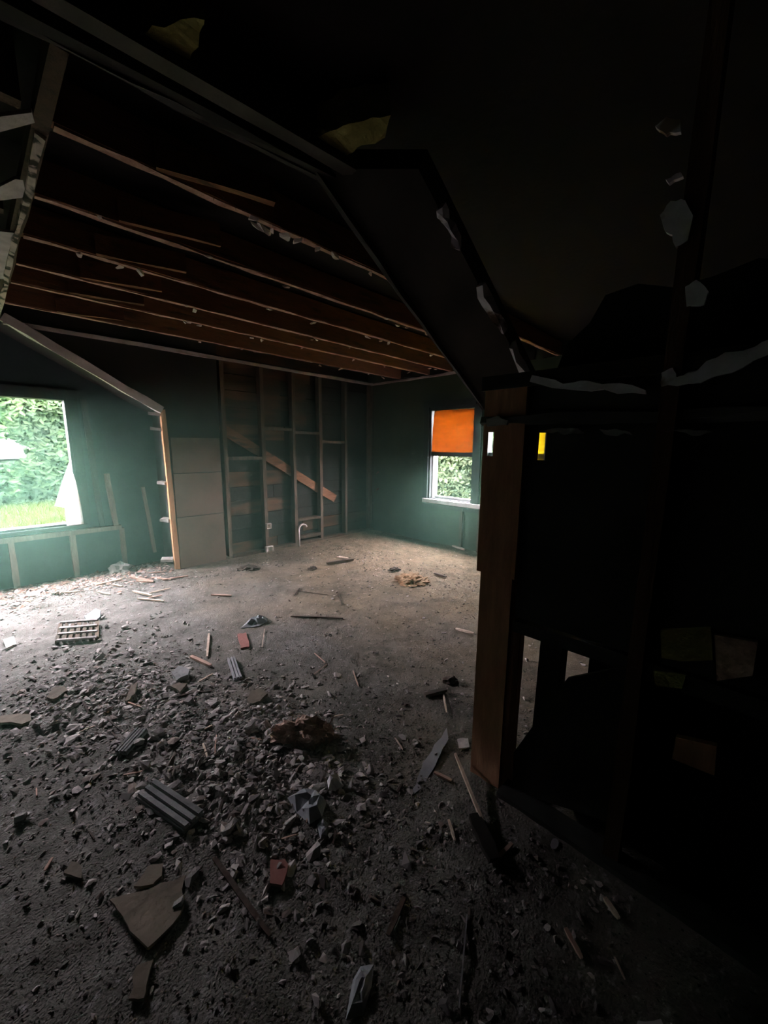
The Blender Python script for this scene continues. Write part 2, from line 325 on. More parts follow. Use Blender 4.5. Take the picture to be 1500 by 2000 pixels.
# hardboard panels beside the bright stud
for z0, z1 in ((0.03, 0.62), (0.63, 1.12), (1.13, 1.52)):
    boxes('hardboard_panel', [(XS + .035, 2.07, YA - 0.012 - random.uniform(0, .004), YA - .001, z0, z1)], M['panel'], wall_back)
for x0_, x1_, zt in ((2.12, 2.17, H), (2.63, 2.68, H), (3.10, 3.15, H), (3.56, 3.61, H), (4.05, 4.09, H), (4.60, 4.65, H)):
    beam('stud', ((x0_ + x1_) / 2, YA + .05, 0.0), ((x0_ + x1_) / 2 + .01, YA + .05, zt), 0.09, x1_ - x0_, M['stud'], wall_back, upv=(1, 0, 0), segs=5)
def blk(a, b, z, zb=None, t=.04):
    beam('fire_block', (a, YA + .05, z), (b, YA + .05, z if zb is None else zb), 0.085, t, M['stud'], wall_back, segs=3)
blk(2.17, 2.63, 1.28); blk(2.68, 3.10, 1.66); blk(3.15, 3.56, 1.62); blk(3.61, 4.05, 1.50); blk(3.15, 3.56, 0.38); blk(3.15, 3.56, 0.12)
beam('bottom_plate', (2.08, YA + .05, .03), (XB, YA + .05, .03), .09, .045, M['stud'], wall_back, segs=5)
beam('top_plate', (0.32, YA - .012, H - .02), (XB, YA - .012, H - .035), .03, .035, M['drywall_edge'], wall_back, segs=9, jit=.005)
beam('diagonal_brace', (2.12, YA + .09, 1.66), (3.9, YA + .09, 0.62), .03, .12, M['lumber'], wall_back, segs=5)
boxes('brown_board', [(2.70, 2.98, YA + .095, YA + .112, 1.70, 2.30)], M['sheath'], wall_back)
boxes('brown_board', [(3.17, 3.40, YA + .095, YA + .112, 1.66, 2.30)], M['sheath'], wall_back)
# slanted corner edge and its soffit
beam('slanted_edge', (0.32, YA - .01, 2.475), (1.47, YA - .01, 1.80), .05, .075, M['pale_edge'], wall_back, segs=7, jit=.006)
prism('slanted_soffit', [(0.32, YA + .02, 2.46), (1.46, YA + .02, 1.815), (1.62, YA + .02, 1.80), (1.62, YA + .02, 2.6), (0.32, YA + .02, 2.6)], (0, YW - YA - .02, 0), M['grey_wall'], wall_back)
edge = beam('corner_stud', (XS, YA, 0.0), (XS - .02, YA, 1.81), .045, .05, M['stud_bright'], wall_back, upv=(1, 0, 0), segs=6, jit=.003)
boxes('return_panel', [(XS + .03, XS + .05, YA + .02, YW, 0, 1.85)], M['grey_wall'], wall_back)
for zc, L_ in ((1.76, .10), (1.60, .09), (1.02, .06), (0.60, .07), (0.14, .11)):
    beam('shelf_cleat', (XS - .02, YA + .05, zc), (XS - .02 - L_, YA + .10, zc + .012), .12, .03, M['drywall_edge'], wall_back, segs=2)
# recessed window wall framing
for xa, zt in ((0.18, .52), (0.655, .50), (1.105, .50)):
    beam('stud', (xa, YW - .03, 0), (xa, YW - .03, zt), .05, .045, M['stud_pale'], wall_window, upv=(1, 0, 0))
beam('stud', (1.06, YW - .02, .5), (1.02, YW - .02, 1.12), .04, .05, M['stud_pale'], wall_window, upv=(1, 0, 0))
beam('stud', (1.42, YW - .02, .15), (1.36, YW - .02, .95), .03, .035, M['stud_pale'], wall_window, upv=(1, 0, 0))
beam('sill_rail', (X0 + .02, YW - .03, .515), (1.10, YW - .03, .515), .06, .045, M['stud_pale'], wall_window, segs=6)
for xa in (0.93,):
    beam('stud', (xa, YW - .015, .54), (xa - .04, YW - .015, 1.9), .03, .05, M['grey_wall'], wall_window, upv=(1, 0, 0))

# ------------------------------------------------------------------ windows
def window_frame(root, axis, c, a0, a1, z0, z1, t, d0, d1, mat, name='frame'):
    q = [(a0 - .001, a1 + .001, z1 - t, z1 + .001), (a0 - .001, a0 + t, z0, z1), (a1 - t, a1 + .001, z0, z1), (a0, a1, z0, z0 + t)]
    nm = ('head', 'jamb', 'jamb', 'stool')
    for n_, (p0, p1, r0, r1) in zip(nm, q):
        boxes(name + '_' + n_, [(p0, p1, c + d0, c + d1, r0, r1) if axis == 'y' else (c + d0, c + d1, p0, p1, r0, r1)], mat, root)
w1 = empty('window_1', (WA[0], YW, WA[2])); tag(w1, 'large glassless left window with a blackened frame', kind='structure')
window_frame(w1, 'y', YW, *WA, .022, -.02, .12, M['dark_frame'])
for (a0, a1, z0, z1) in ((WA[0] - .08, WA[1] + .09, WA[3], WA[3] + .085), (WA[1], WA[1] + .085, WA[2] - .02, WA[3])):
    boxes('casing', [(a0, a1, YW - .028, YW, z0, z1)], M['dark_frame'], w1)
boxes('sill', [(WA[0] - .05, WA[1] + .05, YW - .05, YW + .14, WA[2] - .03, WA[2])], M['dark_frame'], w1)
# torn white sheet hanging in the lower right corner of the left window
pts = [ony(x, y, YW - .04) for x, y in ((135, 903), (122, 940), (107, 988), (127, 992), (131, 1027), (164, 1023), (158, 985), (148, 940))]
sheet = prism('white_sheet', pts, (0, .012, 0), M['white_cloth']); tag(sheet, 'torn white sheet at the lower right corner of the left window', 'sheet')

w2 = empty('window_2', (XB, WB[0], WB[2])); tag(w2, 'white double-hung window under the orange shade, lower sash open', kind='structure')
window_frame(w2, 'x', XB, *WB, .03, .0, .12, M['dark_frame'])
for (a0, a1, z0, z1) in ((WB[0] - .0, WB[1] + .09, WB[3], WB[3] + .08), (WB[1], WB[1] + .08, WB[2] - .02, WB[3]), (WB[0] - .10, WB[0], WB[2] - .02, WB[3])):
    boxes('casing', [(XB - .025, XB, a0, a1, z0, z1)], M['dark_frame'], w2)
boxes('sill', [(XB - .06, XB + .14, WB[0] - .14, WB[1] + .06, WB[2] - .035, WB[2] + .02)], M['white_paint'], w2)
boxes('meeting_rail', [(XB + .03, XB + .075, WB[0] + .03, WB[1] - .03, 1.31, 1.375)], M['dark_frame'], w2)
for a in (WB[1] - .05, WB[1] - .085):
    boxes('jamb_liner', [(XB + .05 + (a < 3.45) * .03, XB + .115, a, a + .018, WB[2] + .03, 1.32)], M['white_paint'], w2)
boxes('jamb_liner', [(XB + .05, XB + .115, WB[0] + .03, WB[0] + .045, WB[2] + .03, 1.32)], M['white_paint'], w2)
boxes('sash_bottom_rail', [(XB + .06, XB + .11, WB[0] + .03, WB[1] - .09, WB[2] + .02, WB[2] + .06)], M['white_paint'], w2)
boxes('pane', [(XB + .082, XB + .086, WB[0] + .03, WB[1] - .03, 1.37, 1.97)], M['glass'], w2)
w3 = empty('window_3', (XB, WC[0], WC[2])); tag(w3, 'right twin window mostly hidden behind the near post', kind='structure')
window_frame(w3, 'x', XB, *WC, .03, .0, .12, M['dark_frame'])
boxes('sill', [(XB - .06, XB + .14, WC[0] - .06, WC[1] + .01, WC[2] - .035, WC[2] + .02)], M['white_paint'], w3)
boxes('meeting_rail', [(XB + .03, XB + .075, WC[0] + .03, WC[1] - .03, 1.31, 1.375)], M['dark_frame'], w3)
boxes('pane', [(XB + .082, XB + .086, WC[0] + .03, WC[1] - .03, 1.37, 1.97)], M['glass'], w3)
# roller shades: gently billowed cloth
def shade(name, label, y0, y1, z0, z1, x, mat):
    n, m = 12, 14; v, f = [], []
    for side in (0, 1):
        for i in range(n + 1):
            for j in range(m + 1):
                t, s = i / n, j / m
                bow = 0.02 * math.sin(t * math.pi) * (1 - s) + .004 * math.sin(s * 21 + t * 3)
                yy = y0 + (y1 - y0) * t - (.03 * s * s if t > .5 else 0) * (t - .5) * 2
                v.append((x - bow + side * .003, yy, z0 + (z1 - z0) * s))
    N_ = (n + 1) * (m + 1)
    for side in (0, 1):
        for i in range(n):
            for j in range(m):
                a = side * N_ + i * (m + 1) + j; q = (a, a + m + 1, a + m + 2, a + 1); f.append(q if side else q[::-1])
    root = empty(name, (x, (y0 + y1) / 2, z0)); tag(root, label, 'shade')
    mk('cloth', v, f, mat, root, True)
    tube('roller', [(x, y0 - .01, z1 + .012), (x, y1 + .01, z1 + .012)], .012, M['dark_frame'], root, n=8, taper=1)
    tube('hem_bar', [(x - .002, y0 + .005, z0), (x - .002, y1 - .005, z0)], .005, mat, root, n=6, taper=1)
shade('roller_shade', 'glowing orange shade covering the upper sash of the far window', WB[0] + .035, WB[1] - .032, 1.37, 1.955, XB + .025, M['orange_cloth'])
shade('roller_shade', 'yellow shade seen only through the narrow slot in the partition', WC[0] + .035, WC[1] - .12, .74, 1.955, XB + .025, M['yellow_cloth'])  # drawn low to cut the light this window throws behind the partition
beam('stud', (XB - .02, 2.90, 0), (XB - .02, 2.90, .60), .05, .04, M['stud'], wall_right, upv=(0, 1, 0))
beam('stud', (XB - .02, 2.62, 0), (XB - .02, 2.62, .60), .05, .04, M['stud'], wall_right, upv=(0, 1, 0))
beam('sill_rail', (XB - .02, 1.7, .585), (XB - .02, 3.6, .585), .04, .05, M['grey_wall'], wall_right, segs=5)
beam('top_edge', (XB - .012, YA, H - .03), (XB - .012, 2.7, H - .02), .03, .03, M['drywall_edge'], wall_right, segs=8, jit=.005)
beam('corner_bead', (XB - .012, YA - .012, .2), (XB - .012, YA - .012, H - .03), .012, .012, M['grey_wall'], wall_right, upv=(0, 1, 0))
for y, z in ((4.55, 1.02), (4.55, .74)):
    o = tube('wire_nut', [(XB - .005, y, z), (XB - .05, y - .01, z - .01), (XB - .07, y - .015, z - .03)], .014, M['red_piece'], wall_right)
portal('window_portal', ((WA[0] + WA[1]) / 2, YW + .16, (WA[2] + WA[3]) / 2), (0, -1, 0), WA[1] - WA[0] - .04, WA[3] - WA[2] - .04)
portal('window_portal', (XB + .16, (WB[0] + WB[1]) / 2, (WB[2] + WB[3]) / 2), (-1, 0, 0), WB[1] - WB[0] - .04, WB[3] - WB[2] - .04)
portal('window_portal', (XB + .16, (WC[0] + WC[1]) / 2, (WC[2] + WC[3]) / 2), (-1, 0, 0), WC[1] - WC[0] - .04, WC[3] - WC[2] - .04)

# ------------------------------------------------------------------ chunks: a few shared irregular lumps
def chunk_mesh(name, seed, flat, mat, npts=12):
    r = random.Random(seed); bm = bmesh.new()
    for _ in range(npts):
        v = Vector((r.gauss(0, 1), r.gauss(0, 1), r.gauss(0, 1))).normalized() * r.uniform(.7, 1)
        bm.verts.new((v.x * .5, v.y * .5 * r.uniform(.7, 1), v.z * .5 * flat))
    bmesh.ops.convex_hull(bm, input=bm.verts)
    for v in [v for v in bm.verts if not v.link_faces]: bm.verts.remove(v)
    mz = min(v.co.z for v in bm.verts)
    for v in bm.verts: v.co.z -= mz
    me = bpy.data.meshes.new(name); bm.to_mesh(me); bm.free(); me.materials.append(mat); return me
CH_FLAT = [chunk_mesh('plaster_fragment', 100 + i, .28, M['plaster'], 11) for i in range(8)]
CH_LUMP = [chunk_mesh('plaster_fragment', 200 + i, .65, M['plaster'], 12) for i in range(6)]
CH_CREAM = [chunk_mesh('plaster_scrap', 300 + i, .6, M['plaster_white'], 11) for i in range(6)]

# ------------------------------------------------------------------ ceiling joists, each lapped near its left end
JY = [1.745, 2.265, 2.73, 3.16, 3.545, 4.09]
for k, y in enumerate(JY):
    j = beam('joist', (.30, y + .03, H + .07), (XB, y, H + .07), .042, .14, M['lumber'], ceiling, segs=8, jit=.004)
    beam('lapped_rafter', (.60, y + .0, H + .05), (1.02, y - .12, H + .05), .03, .10, M['lumber'], ceiling, segs=3)
    beam('plaster_residue', (.31, y + .03, H - .003), (XB - .05, y, H - .003), .030, .007, M['residue'], j, segs=40, jit=.004)
    nails, nf = [], []
    for _ in range(60):
        x = random.uniform(.4, 4.6); yy = y + random.uniform(-.016, .016); l = random.uniform(.008, .028); n = len(nails)
        dx, dy = random.uniform(-.008, .008), random.uniform(-.008, .008)
        nails += [(x - .002, yy, H), (x + .002, yy, H), (x, yy + .003, H), (x + dx, yy + dy, H - l)]
        nf += [(n, n + 1, n + 3), (n + 1, n + 2, n + 3), (n + 2, n, n + 3)]
    tag(mk('nail_row', nails, nf, M['metal'], j), kind='stuff')
    spots = [random.uniform(.5, 4.4) for _ in range(9)]
    if k == 0: spots = [.98, 1.02, 1.06, 1.10, 1.15, 1.22, 1.34, 1.45, 1.72]
    for i, x in enumerate(spots):
        s = random.uniform(.028, .06) * (1.5 if k == 0 and i < 5 else 1)
        o = link('plaster_scrap', random.choice(CH_CREAM), (x, y + random.uniform(-.015, .015), H - s * .7), j)
        o.scale = (s * 1.6, s, s * .8); o.rotation_euler = (random.uniform(-.4, .4), random.uniform(-.4, .4), random.uniform(0, 6))
    beam('wall_ledger', (XB - .01, y - .25, H + .05), (XB - .01, y + .18, H + .05), .03, .1, M['char'], ceiling, segs=2)
# beam the joists hang from on the left, with scraps of drywall on its far side
beam('carrying_beam', (.285, 1.44, H + .03), (.285, YA, H + .03), .042, .06, M['stud'], ceiling, segs=9, jit=.005)
beam('beam_edge_strip', (.287, 1.85, H - .005), (.287, YA - .05, H - .005), .022, .012, M['mottled'], ceiling, segs=14, jit=.007)
for px_ in (((0, 228), (62, 220), (68, 240), (0, 258)), ((0, 365), (30, 350), (45, 352), (52, 385), (0, 392)), ((0, 452), (28, 455), (34, 480), (12, 545), (0, 545))):
    prism('drywall_scrap', [onz(x, y, H - .004) for x, y in px_], (0, 0, .012), M['drywall_edge'], ceiling)
for i in range(4):
    beam('left_bay_joist', (X0, 1.75 + i * .8, H + .07), (.23, 1.75 + i * .8, H + .07), .042, .14, M['stud'], ceiling, segs=3)

# ------------------------------------------------------------------ near header, slanted bulkhead, hanging insulation
hd = empty('ceiling_header', (0.6, 1.36, H)); tag(hd, 'dusty dark header beam crossing overhead from the upper left corner', 'beam')
beam('beam_board', (-.2, 1.44, H + .06), (1.08, 1.31, H + .06), .045, .14, M['char_wall'], hd, segs=6)
beam('beam_board', (-.2, 1.36, H + .065), (1.12, 1.24, H + .065), .05, .13, M['header'], hd, segs=6)
beam('drywall_lip', (-.2, 1.468, H - .004), (1.05, 1.335, H - .004),   .02, .02, M['grey_wall'], hd, segs=10, jit=.005)
bk = empty('slanted_bulkhead', (1.6, 1.18, 1.7)); tag(bk, 'dark slanted bulkhead dropping from the ceiling behind the near post', 'bulkhead')
prism('underside_board', [(1.03, 1.32, 2.47), (2.35, 1.32, 1.70), (2.60, 1.05, 1.70), (1.28, 1.05, 2.47)], (.05, 0, .09), M['header'], bk)
beam('far_edge', (1.02, 1.33, 2.475), (2.35, 1.33, 1.705), .02, .05, M['grey_wall'], bk, segs=8, jit=.006)
for a, b, w in ((.35, .55, .035), (.62, .98, .05), (.1, .22, .03)):
    A = Vector((1.28, 1.045, 2.47)); B = Vector((2.60, 1.045, 1.70))
    beam('torn_paper_edge', A.lerp(B, a), A.lerp(B, b), .03, w, M['remnant'], bk, segs=6, jit=.013)
def tuft(name, label, px_, zc, th, mat):
    """a sagging torn piece of batt with a lumpy surface"""
    pts = [onz(x, y, zc) for x, y in px_]; c = sum(pts, Vector()) / len(pts)
    bm = bmesh.new(); base = [bm.verts.new(p - c) for p in pts]; f = bm.faces.new(base)
    r = bmesh.ops.extrude_face_region(bm, geom=[f]); 
    for v in [g for g in r['geom'] if isinstance(g, bmesh.types.BMVert)]: v.co.z += th
    bmesh.ops.subdivide_edges(bm, edges=bm.edges, cuts=4, use_grid_fill=True); bmesh.ops.triangulate(bm, faces=[q for q in bm.faces if len(q.verts) > 4])
    for v in bm.verts: v.co += mnoise.noise_vector(v.co * 22) * .012; v.co.z -= .02 * max(0, 1 - v.co.length * 8)
    bmesh.ops.recalc_face_normals(bm, faces=bm.faces)
    me = bpy.data.meshes.new(name); bm.to_mesh(me); bm.free(); me.materials.append(mat)
    return tag(link(name, me, c), label, 'insulation', 'scraps of insulation overhead')
tuft('insulation_scrap', 'torn yellow insulation scrap hanging nearest the top left corner', ((225, 75), (300, 45), (400, 38), (385, 85), (345, 148), (290, 125), (240, 95)), H + .04, .1, M['insul'])
tuft('insulation_scrap', 'torn yellow insulation scrap hanging above the bend of the header', ((595, 290), (625, 262), (680, 240), (760, 228), (752, 272), (700, 282), (650, 318), (625, 330)), H + .04, .1, M['insul'])

# ------------------------------------------------------------------ near partition on the right: post, rail, panel, open bays
pt = empty('near_partition', (XP, .3, 0)); tag(pt, 'dark stripped stud partition with a reddish post, right foreground', 'partition')
beam('post', (XP + .03, .665, 0), (XP + .03, .665, 1.66), .115, .055, M['post'], pt, upv=(1, 0, 0), segs=6, jit=.003)
beam('post', (XP + .075, .63, 0), (XP + .075, .63, 1.66), .05, .035, M['post'], pt, upv=(1, 0, 0), segs=6, jit=.003)
S1 = (.734, .764, 1.415, 1.505); S2 = (.540, .580, 1.405, 1.50)
def slot_board(name, x0, x1, y0, y1, z0, z1, s, mat):
    aa = sorted({y0, y1, s[0], s[1]}); zz = sorted({z0, z1, s[2], s[3]})
    L_ = [(x0, x1, aa[i], aa[i + 1], zz[j], zz[j + 1]) for i in range(3) for j in range(3) if not (i == 1 and j == 1)]
    return boxes(name, L_, mat, pt)
slot_board('casing_board', XP - .014, XP, .615, .778, .95, 1.66, S1, M['post'])
boxes('casing_foot', [(XP - .012, XP, .625, .760, 0, .95)], M['post'], pt)
slot_board('drywall_panel', XP - .002, XP + .01, -.35, .61, .80, 1.67, S2, M['char_wall'])
beam('rail', (XP + .03, .61, .765), (XP + .03, -1.2, .765), .09, .05, M['char_wall'], pt, segs=6)
beam('top_plate', (XP + .03, .79, 1.685), (XP + .03, -1.2, 1.685), .1, .05, M['char'], pt, segs=8)
beam('ledge_strip', (XP - .01, .79, 1.55), (XP - .01, -.6, 1.53), .02, .028, M['grey_wall'], pt, segs=10, jit=.008)
for y, zt in ((.20, H + .1), (-.25, H + .1), (-.7, H + .1)):
    beam('stud', (XP + .01, y, 0), (XP + .01, y, zt), .045, .07, M['stud_dark'], pt, upv=(1, 0, 0), segs=6)
beam('short_stud', (XP + .05, .475, 0), (XP + .05, .475, .74), .085, .05, M['char'], pt, upv=(1, 0, 0), segs=3)
prism('kick_board', [onx(x, y, XP + .02) for x, y in ((1003, 1470), (1108, 1325), (1235, 1300), (1205, 1610), (1000, 1545))], (.015, 0, 0), M['char'], pt)
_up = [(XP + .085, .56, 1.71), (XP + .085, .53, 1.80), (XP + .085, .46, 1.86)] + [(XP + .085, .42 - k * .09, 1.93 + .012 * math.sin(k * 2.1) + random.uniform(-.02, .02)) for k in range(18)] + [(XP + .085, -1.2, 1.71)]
prism('upper_dark_sheet', _up, (.015, 0, 0), M['soot'], pt)  # added dark sheet, blacks out the lighter far wall above the plate
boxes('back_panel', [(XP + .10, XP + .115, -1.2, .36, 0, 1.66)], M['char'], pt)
beam('base_plate', (XP - .01, .61, .03), (XP - .02, -1.0, .03), .09, .045, M['char_wall'], pt, segs=7)
drp = [((1290, 757), (1340, 748), (1430, 728), (1500, 692), (1530, 676), (1530, 655), (1490, 668), (1430, 686), (1385, 702), (1360, 722), (1322, 735), (1312, 718), (1292, 728)),
       ((1035, 745), (1100, 758), (1180, 762), (1260, 768), (1260, 760), (1185, 750), (1150, 742), (1100, 750), (1040, 733)),
       ((1290, 420), (1310, 392), (1340, 390), (1352, 420), (1345, 470), (1330, 478), (1318, 482), (1312, 460), (1295, 448)),
       ((1278, 248), (1300, 228), (1330, 232), (1328, 255), (1300, 262)), ((1300, 352), (1330, 336), (1334, 344), (1308, 358)),
       ((1340, 560), (1360, 545), (1384, 570), (1376, 592), (1340, 600)), ((1060, 838), (1140, 834), (1250, 846), (1400, 840), (1400, 850), (1250, 856), (1140, 850), (1060, 846)),
       ((948, 818), (970, 814), (992, 820), (990, 832), (950, 834))]
drp[6:7] = [((1062, 842), (1090, 835), (1128, 838), (1140, 846), (1100, 848)), ((1170, 838), (1215, 840), (1235, 848), (1185, 849)), ((1300, 842), (1345, 837), (1395, 843), (1350, 851))]
for k_, q in enumerate(drp):
    r_ = []
    for (xa, ya), (xb, yb) in zip(q, q[1:] + q[:1]):
        l_ = math.hypot(xb - xa, yb - ya); r_.append((xa + random.uniform(-2, 2), ya + random.uniform(-2, 2)))
        if l_ > 18:
            for t_ in (.3, .65): r_.append((xa + (xb - xa) * t_ + random.uniform(-.05, .05) * l_, ya + (yb - ya) * t_ + random.uniform(-.08, .08) * l_))
    prism('drywall_remnant', [onx(x, y, XP - .03) for x, y in r_], (.014, 0, 0), M['remnant'] if k_ < 6 else M['slate'], pt)
def batt(label, px_, x, mat, name='insulation_batt', cat='insulation', ext=.07):
    o = prism(name, [onx(a, b, x) for a, b in px_], (ext, 0, 0), mat)
    return tag(o, label, cat)
batt('dim yellow insulation batt right of the dark partition stud', ((1290, 1232), (1388, 1228), (1392, 1290), (1330, 1292), (1292, 1285)), XP - .02, M['insul'])
batt('lower dim yellow insulation scrap beside the dark partition stud', ((1276, 1310), (1340, 1318), (1332, 1345), (1280, 1340)), XP - .02, M['insul'])
batt('dim brown insulation batt in the farthest right bay', ((1395, 1240), (1480, 1255), (1470, 1320), (1400, 1330)), XP - .02, M['clump'])
batt('dim orange board leaning low in the right bay', ((1320, 1440), (1400, 1458), (1395, 1515), (1312, 1482)), XP - .02, M['post'], 'leaning_board', 'board', .02)

# ================================================================== OUTSIDE
GZ = 0.0
ground = boxes('ground', [(-30, 30, YW + .14, 40, GZ - .3, GZ), (XB + .14, 40, -30, YW + .14, GZ - .3, GZ)], M['lawn']); tag(ground, 'sunlit lawn outside the left window', kind='structure')
def hedge(label, axis, c, a0, a1, ztop, n, seed, cols, gap=None):
    r = np.random.default_rng(seed)
    root = empty('hedge', ((a0 + a1) / 2, c, GZ) if axis == 'y' else (c, (a0 + a1) / 2, GZ)); tag(root, label, 'hedge', 'hedges outside the windows')
    def surf(a, z):
        bulge = .55 * vnoise(a * .9 + seed, z * .9, seed) + .35 * vnoise(a * 2.3, z * 2.3, seed + 1) + .15 * vnoise(a * 6, z * 6, seed + 2)
        return c - bulge + np.clip((z - GZ) / (ztop - GZ), 0, 1) ** 3 * .8
    # inner growth
    na, nz = int((a1 - a0) * 5), int((ztop - GZ) * 5); A, Zz = np.meshgrid(np.linspace(a0, a1, na), np.linspace(GZ, ztop - .15, nz), indexing='ij')
    S = surf(A, Zz) + .18
    v = np.stack([A, S, Zz] if axis == 'y' else [S, A, Zz], -1).reshape(-1, 3)
    f = [(i * nz + j, (i + 1) * nz + j, (i + 1) * nz + j + 1, i * nz + j + 1) for i in range(na - 1) for j in range(nz - 1)]
    if gap:
        f = [q for q in f if math.hypot((v[q[0]][0] - gap[0]) / (gap[2] + .12), (v[q[0]][2] - gap[1]) / (gap[3] + .12)) > 1]
    back = v.copy(); back[:, 1 if axis == 'y' else 0] = c + .9; N_ = len(v)
    f += [tuple(k + N_ for k in q)[::-1] for q in f]
    f += [(i * nz + nz - 1, (i + 1) * nz + nz - 1, (i + 1) * nz + nz - 1 + N_, i * nz + nz - 1 + N_) for i in range(na - 1)]
    mk('inner_growth', np.concatenate([v, back]), f, M['hedge_core'], root, True)
    a = r.uniform(a0, a1, n); zz = GZ + (ztop - GZ) * r.uniform(0, 1, n); 
    if gap:
        keep = np.hypot((a - gap[0]) / gap[2], (zz - gap[1]) / gap[3]) > r.uniform(.75, 1.1, n); a, zz = a[keep], zz[keep]; n = len(a)
    s = surf(a, zz) + r.uniform(-.12, .16, n)
    size = r.uniform(.05, .11, n)
    ctr = np.stack([a, s, zz] if axis == 'y' else [s, a, zz], -1)
    nrm = r.normal(0, .55, (n, 3)); nrm[:, 1 if axis == 'y' else 0] -= .75; nrm[:, 2] += .75; nrm /= np.linalg.norm(nrm, axis=1)[:, None]
    t = np.cross(nrm, r.normal(0, 1, (n, 3))); t /= np.linalg.norm(t, axis=1)[:, None]; b = np.cross(nrm, t)
    L_ = size[:, None]; tip = ctr + t * L_; tail = ctr - t * L_; sd1 = ctr + b * L_ * .55 - nrm * L_ * .18; sd2 = ctr - b * L_ * .55 - nrm * L_ * .18
    V = np.stack([tail, sd1, tip, sd2], 1).reshape(-1, 3); b0 = np.arange(n) * 4
    Fc = np.stack([np.stack([b0, b0 + 1, b0 + 2], -1), np.stack([b0, b0 + 2, b0 + 3], -1)], 1).reshape(-1, 3)
    o = mk('foliage', V, Fc.tolist(), M['leaf'], root); tag(o, kind='stuff')
    w = r.uniform(0, 1, (n, 1)); w2_ = r.uniform(.6, 1.5, (n, 1)) * (0.55 + .9 * vnoise(a * 1.7, zz * 1.7, seed + 5)[:, None])
    set_tint(o.data, (np.array(cols[0]) * (1 - w) + np.array(cols[1]) * w) * w2_, 4)
hedge('leafy green hedge beyond the lawn outside the left window', 'y', 12.4, -3.5, 6.5, 4.35, 36000, 3, ((.005, .017, .004), (.014, .031, .007)), (ony(12, 880, 12.0).x, ony(12, 880, 12.0).z, .34, .30))  # unseen top raised to keep sky light off the foreground floor
hedge('pale leafy hedge right outside the far shaded window', 'x', 10.0, 1.5, 11.0, 3.3, 24000, 9, ((.016, .030, .011), (.036, .052, .021)))  # top raised out of view, also to hold back sky light
# grass blades in the strip of lawn that shows
n = 14000; r = np.random.default_rng(5)
gx_ = r.uniform(-.4, 3.2, n); gy_ = r.uniform(7.5, 12.1, n); hh = r.uniform(.05, .16, n); an = r.uniform(0, 6.28, n); ln = r.normal(0, .04, (n, 2))
bw = .008
V = np.stack([np.stack([gx_ - np.cos(an) * bw, gy_ - np.sin(an) * bw, np.full(n, GZ)], -1), np.stack([gx_ + np.cos(an) * bw, gy_ + np.sin(an) * bw, np.full(n, GZ)], -1), np.stack([gx_ + ln[:, 0], gy_ + ln[:, 1], GZ + hh], -1)], 1).reshape(-1, 3)
go = mk('grass', V, (np.arange(n * 3).reshape(-1, 3)).tolist(), M['grass']); tag(go, 'bright yellow-green grass between the window and the hedge', 'grass', kind='stuff')
w = r.uniform(0, 1, (n, 1)); set_tint(go.data, np.array([.012, .025, .0004]) * (1 - w) + np.array([.026, .040, .0008]) * w, 3)
# neighbour's white house peeking through the hedge
nb = empty('neighbour_house', (0, 15.5, GZ)); tag(nb, 'white neighbouring house showing through a gap in the left hedge', 'house')
boxes('wall', [(-5, 2.2, 14.5, 18, GZ, 2.0)], M['siding'], nb)
prism('gable', [(-5, 14.5, 2.0), (2.2, 14.5, 2.0), (-1.4, 14.5, 3.0)], (0, 3.5, 0), M['siding'], nb)
for a, b in (((-5.2, 1.95), (-1.4, 3.08)), ((2.4, 1.95), (-1.4, 3.08))):
    prism('roof_slope', [(a[0], 14.3, a[1]), (b[0], 14.3, b[1]), (b[0], 14.3, b[1] + .08), (a[0], 14.3, a[1] + .08)], (0, 3.9, 0), M['roof'], nb)
boxes('corner_board', [(.20, .26, 14.47, 14.5, GZ, 2.0)], M['roof'], nb)

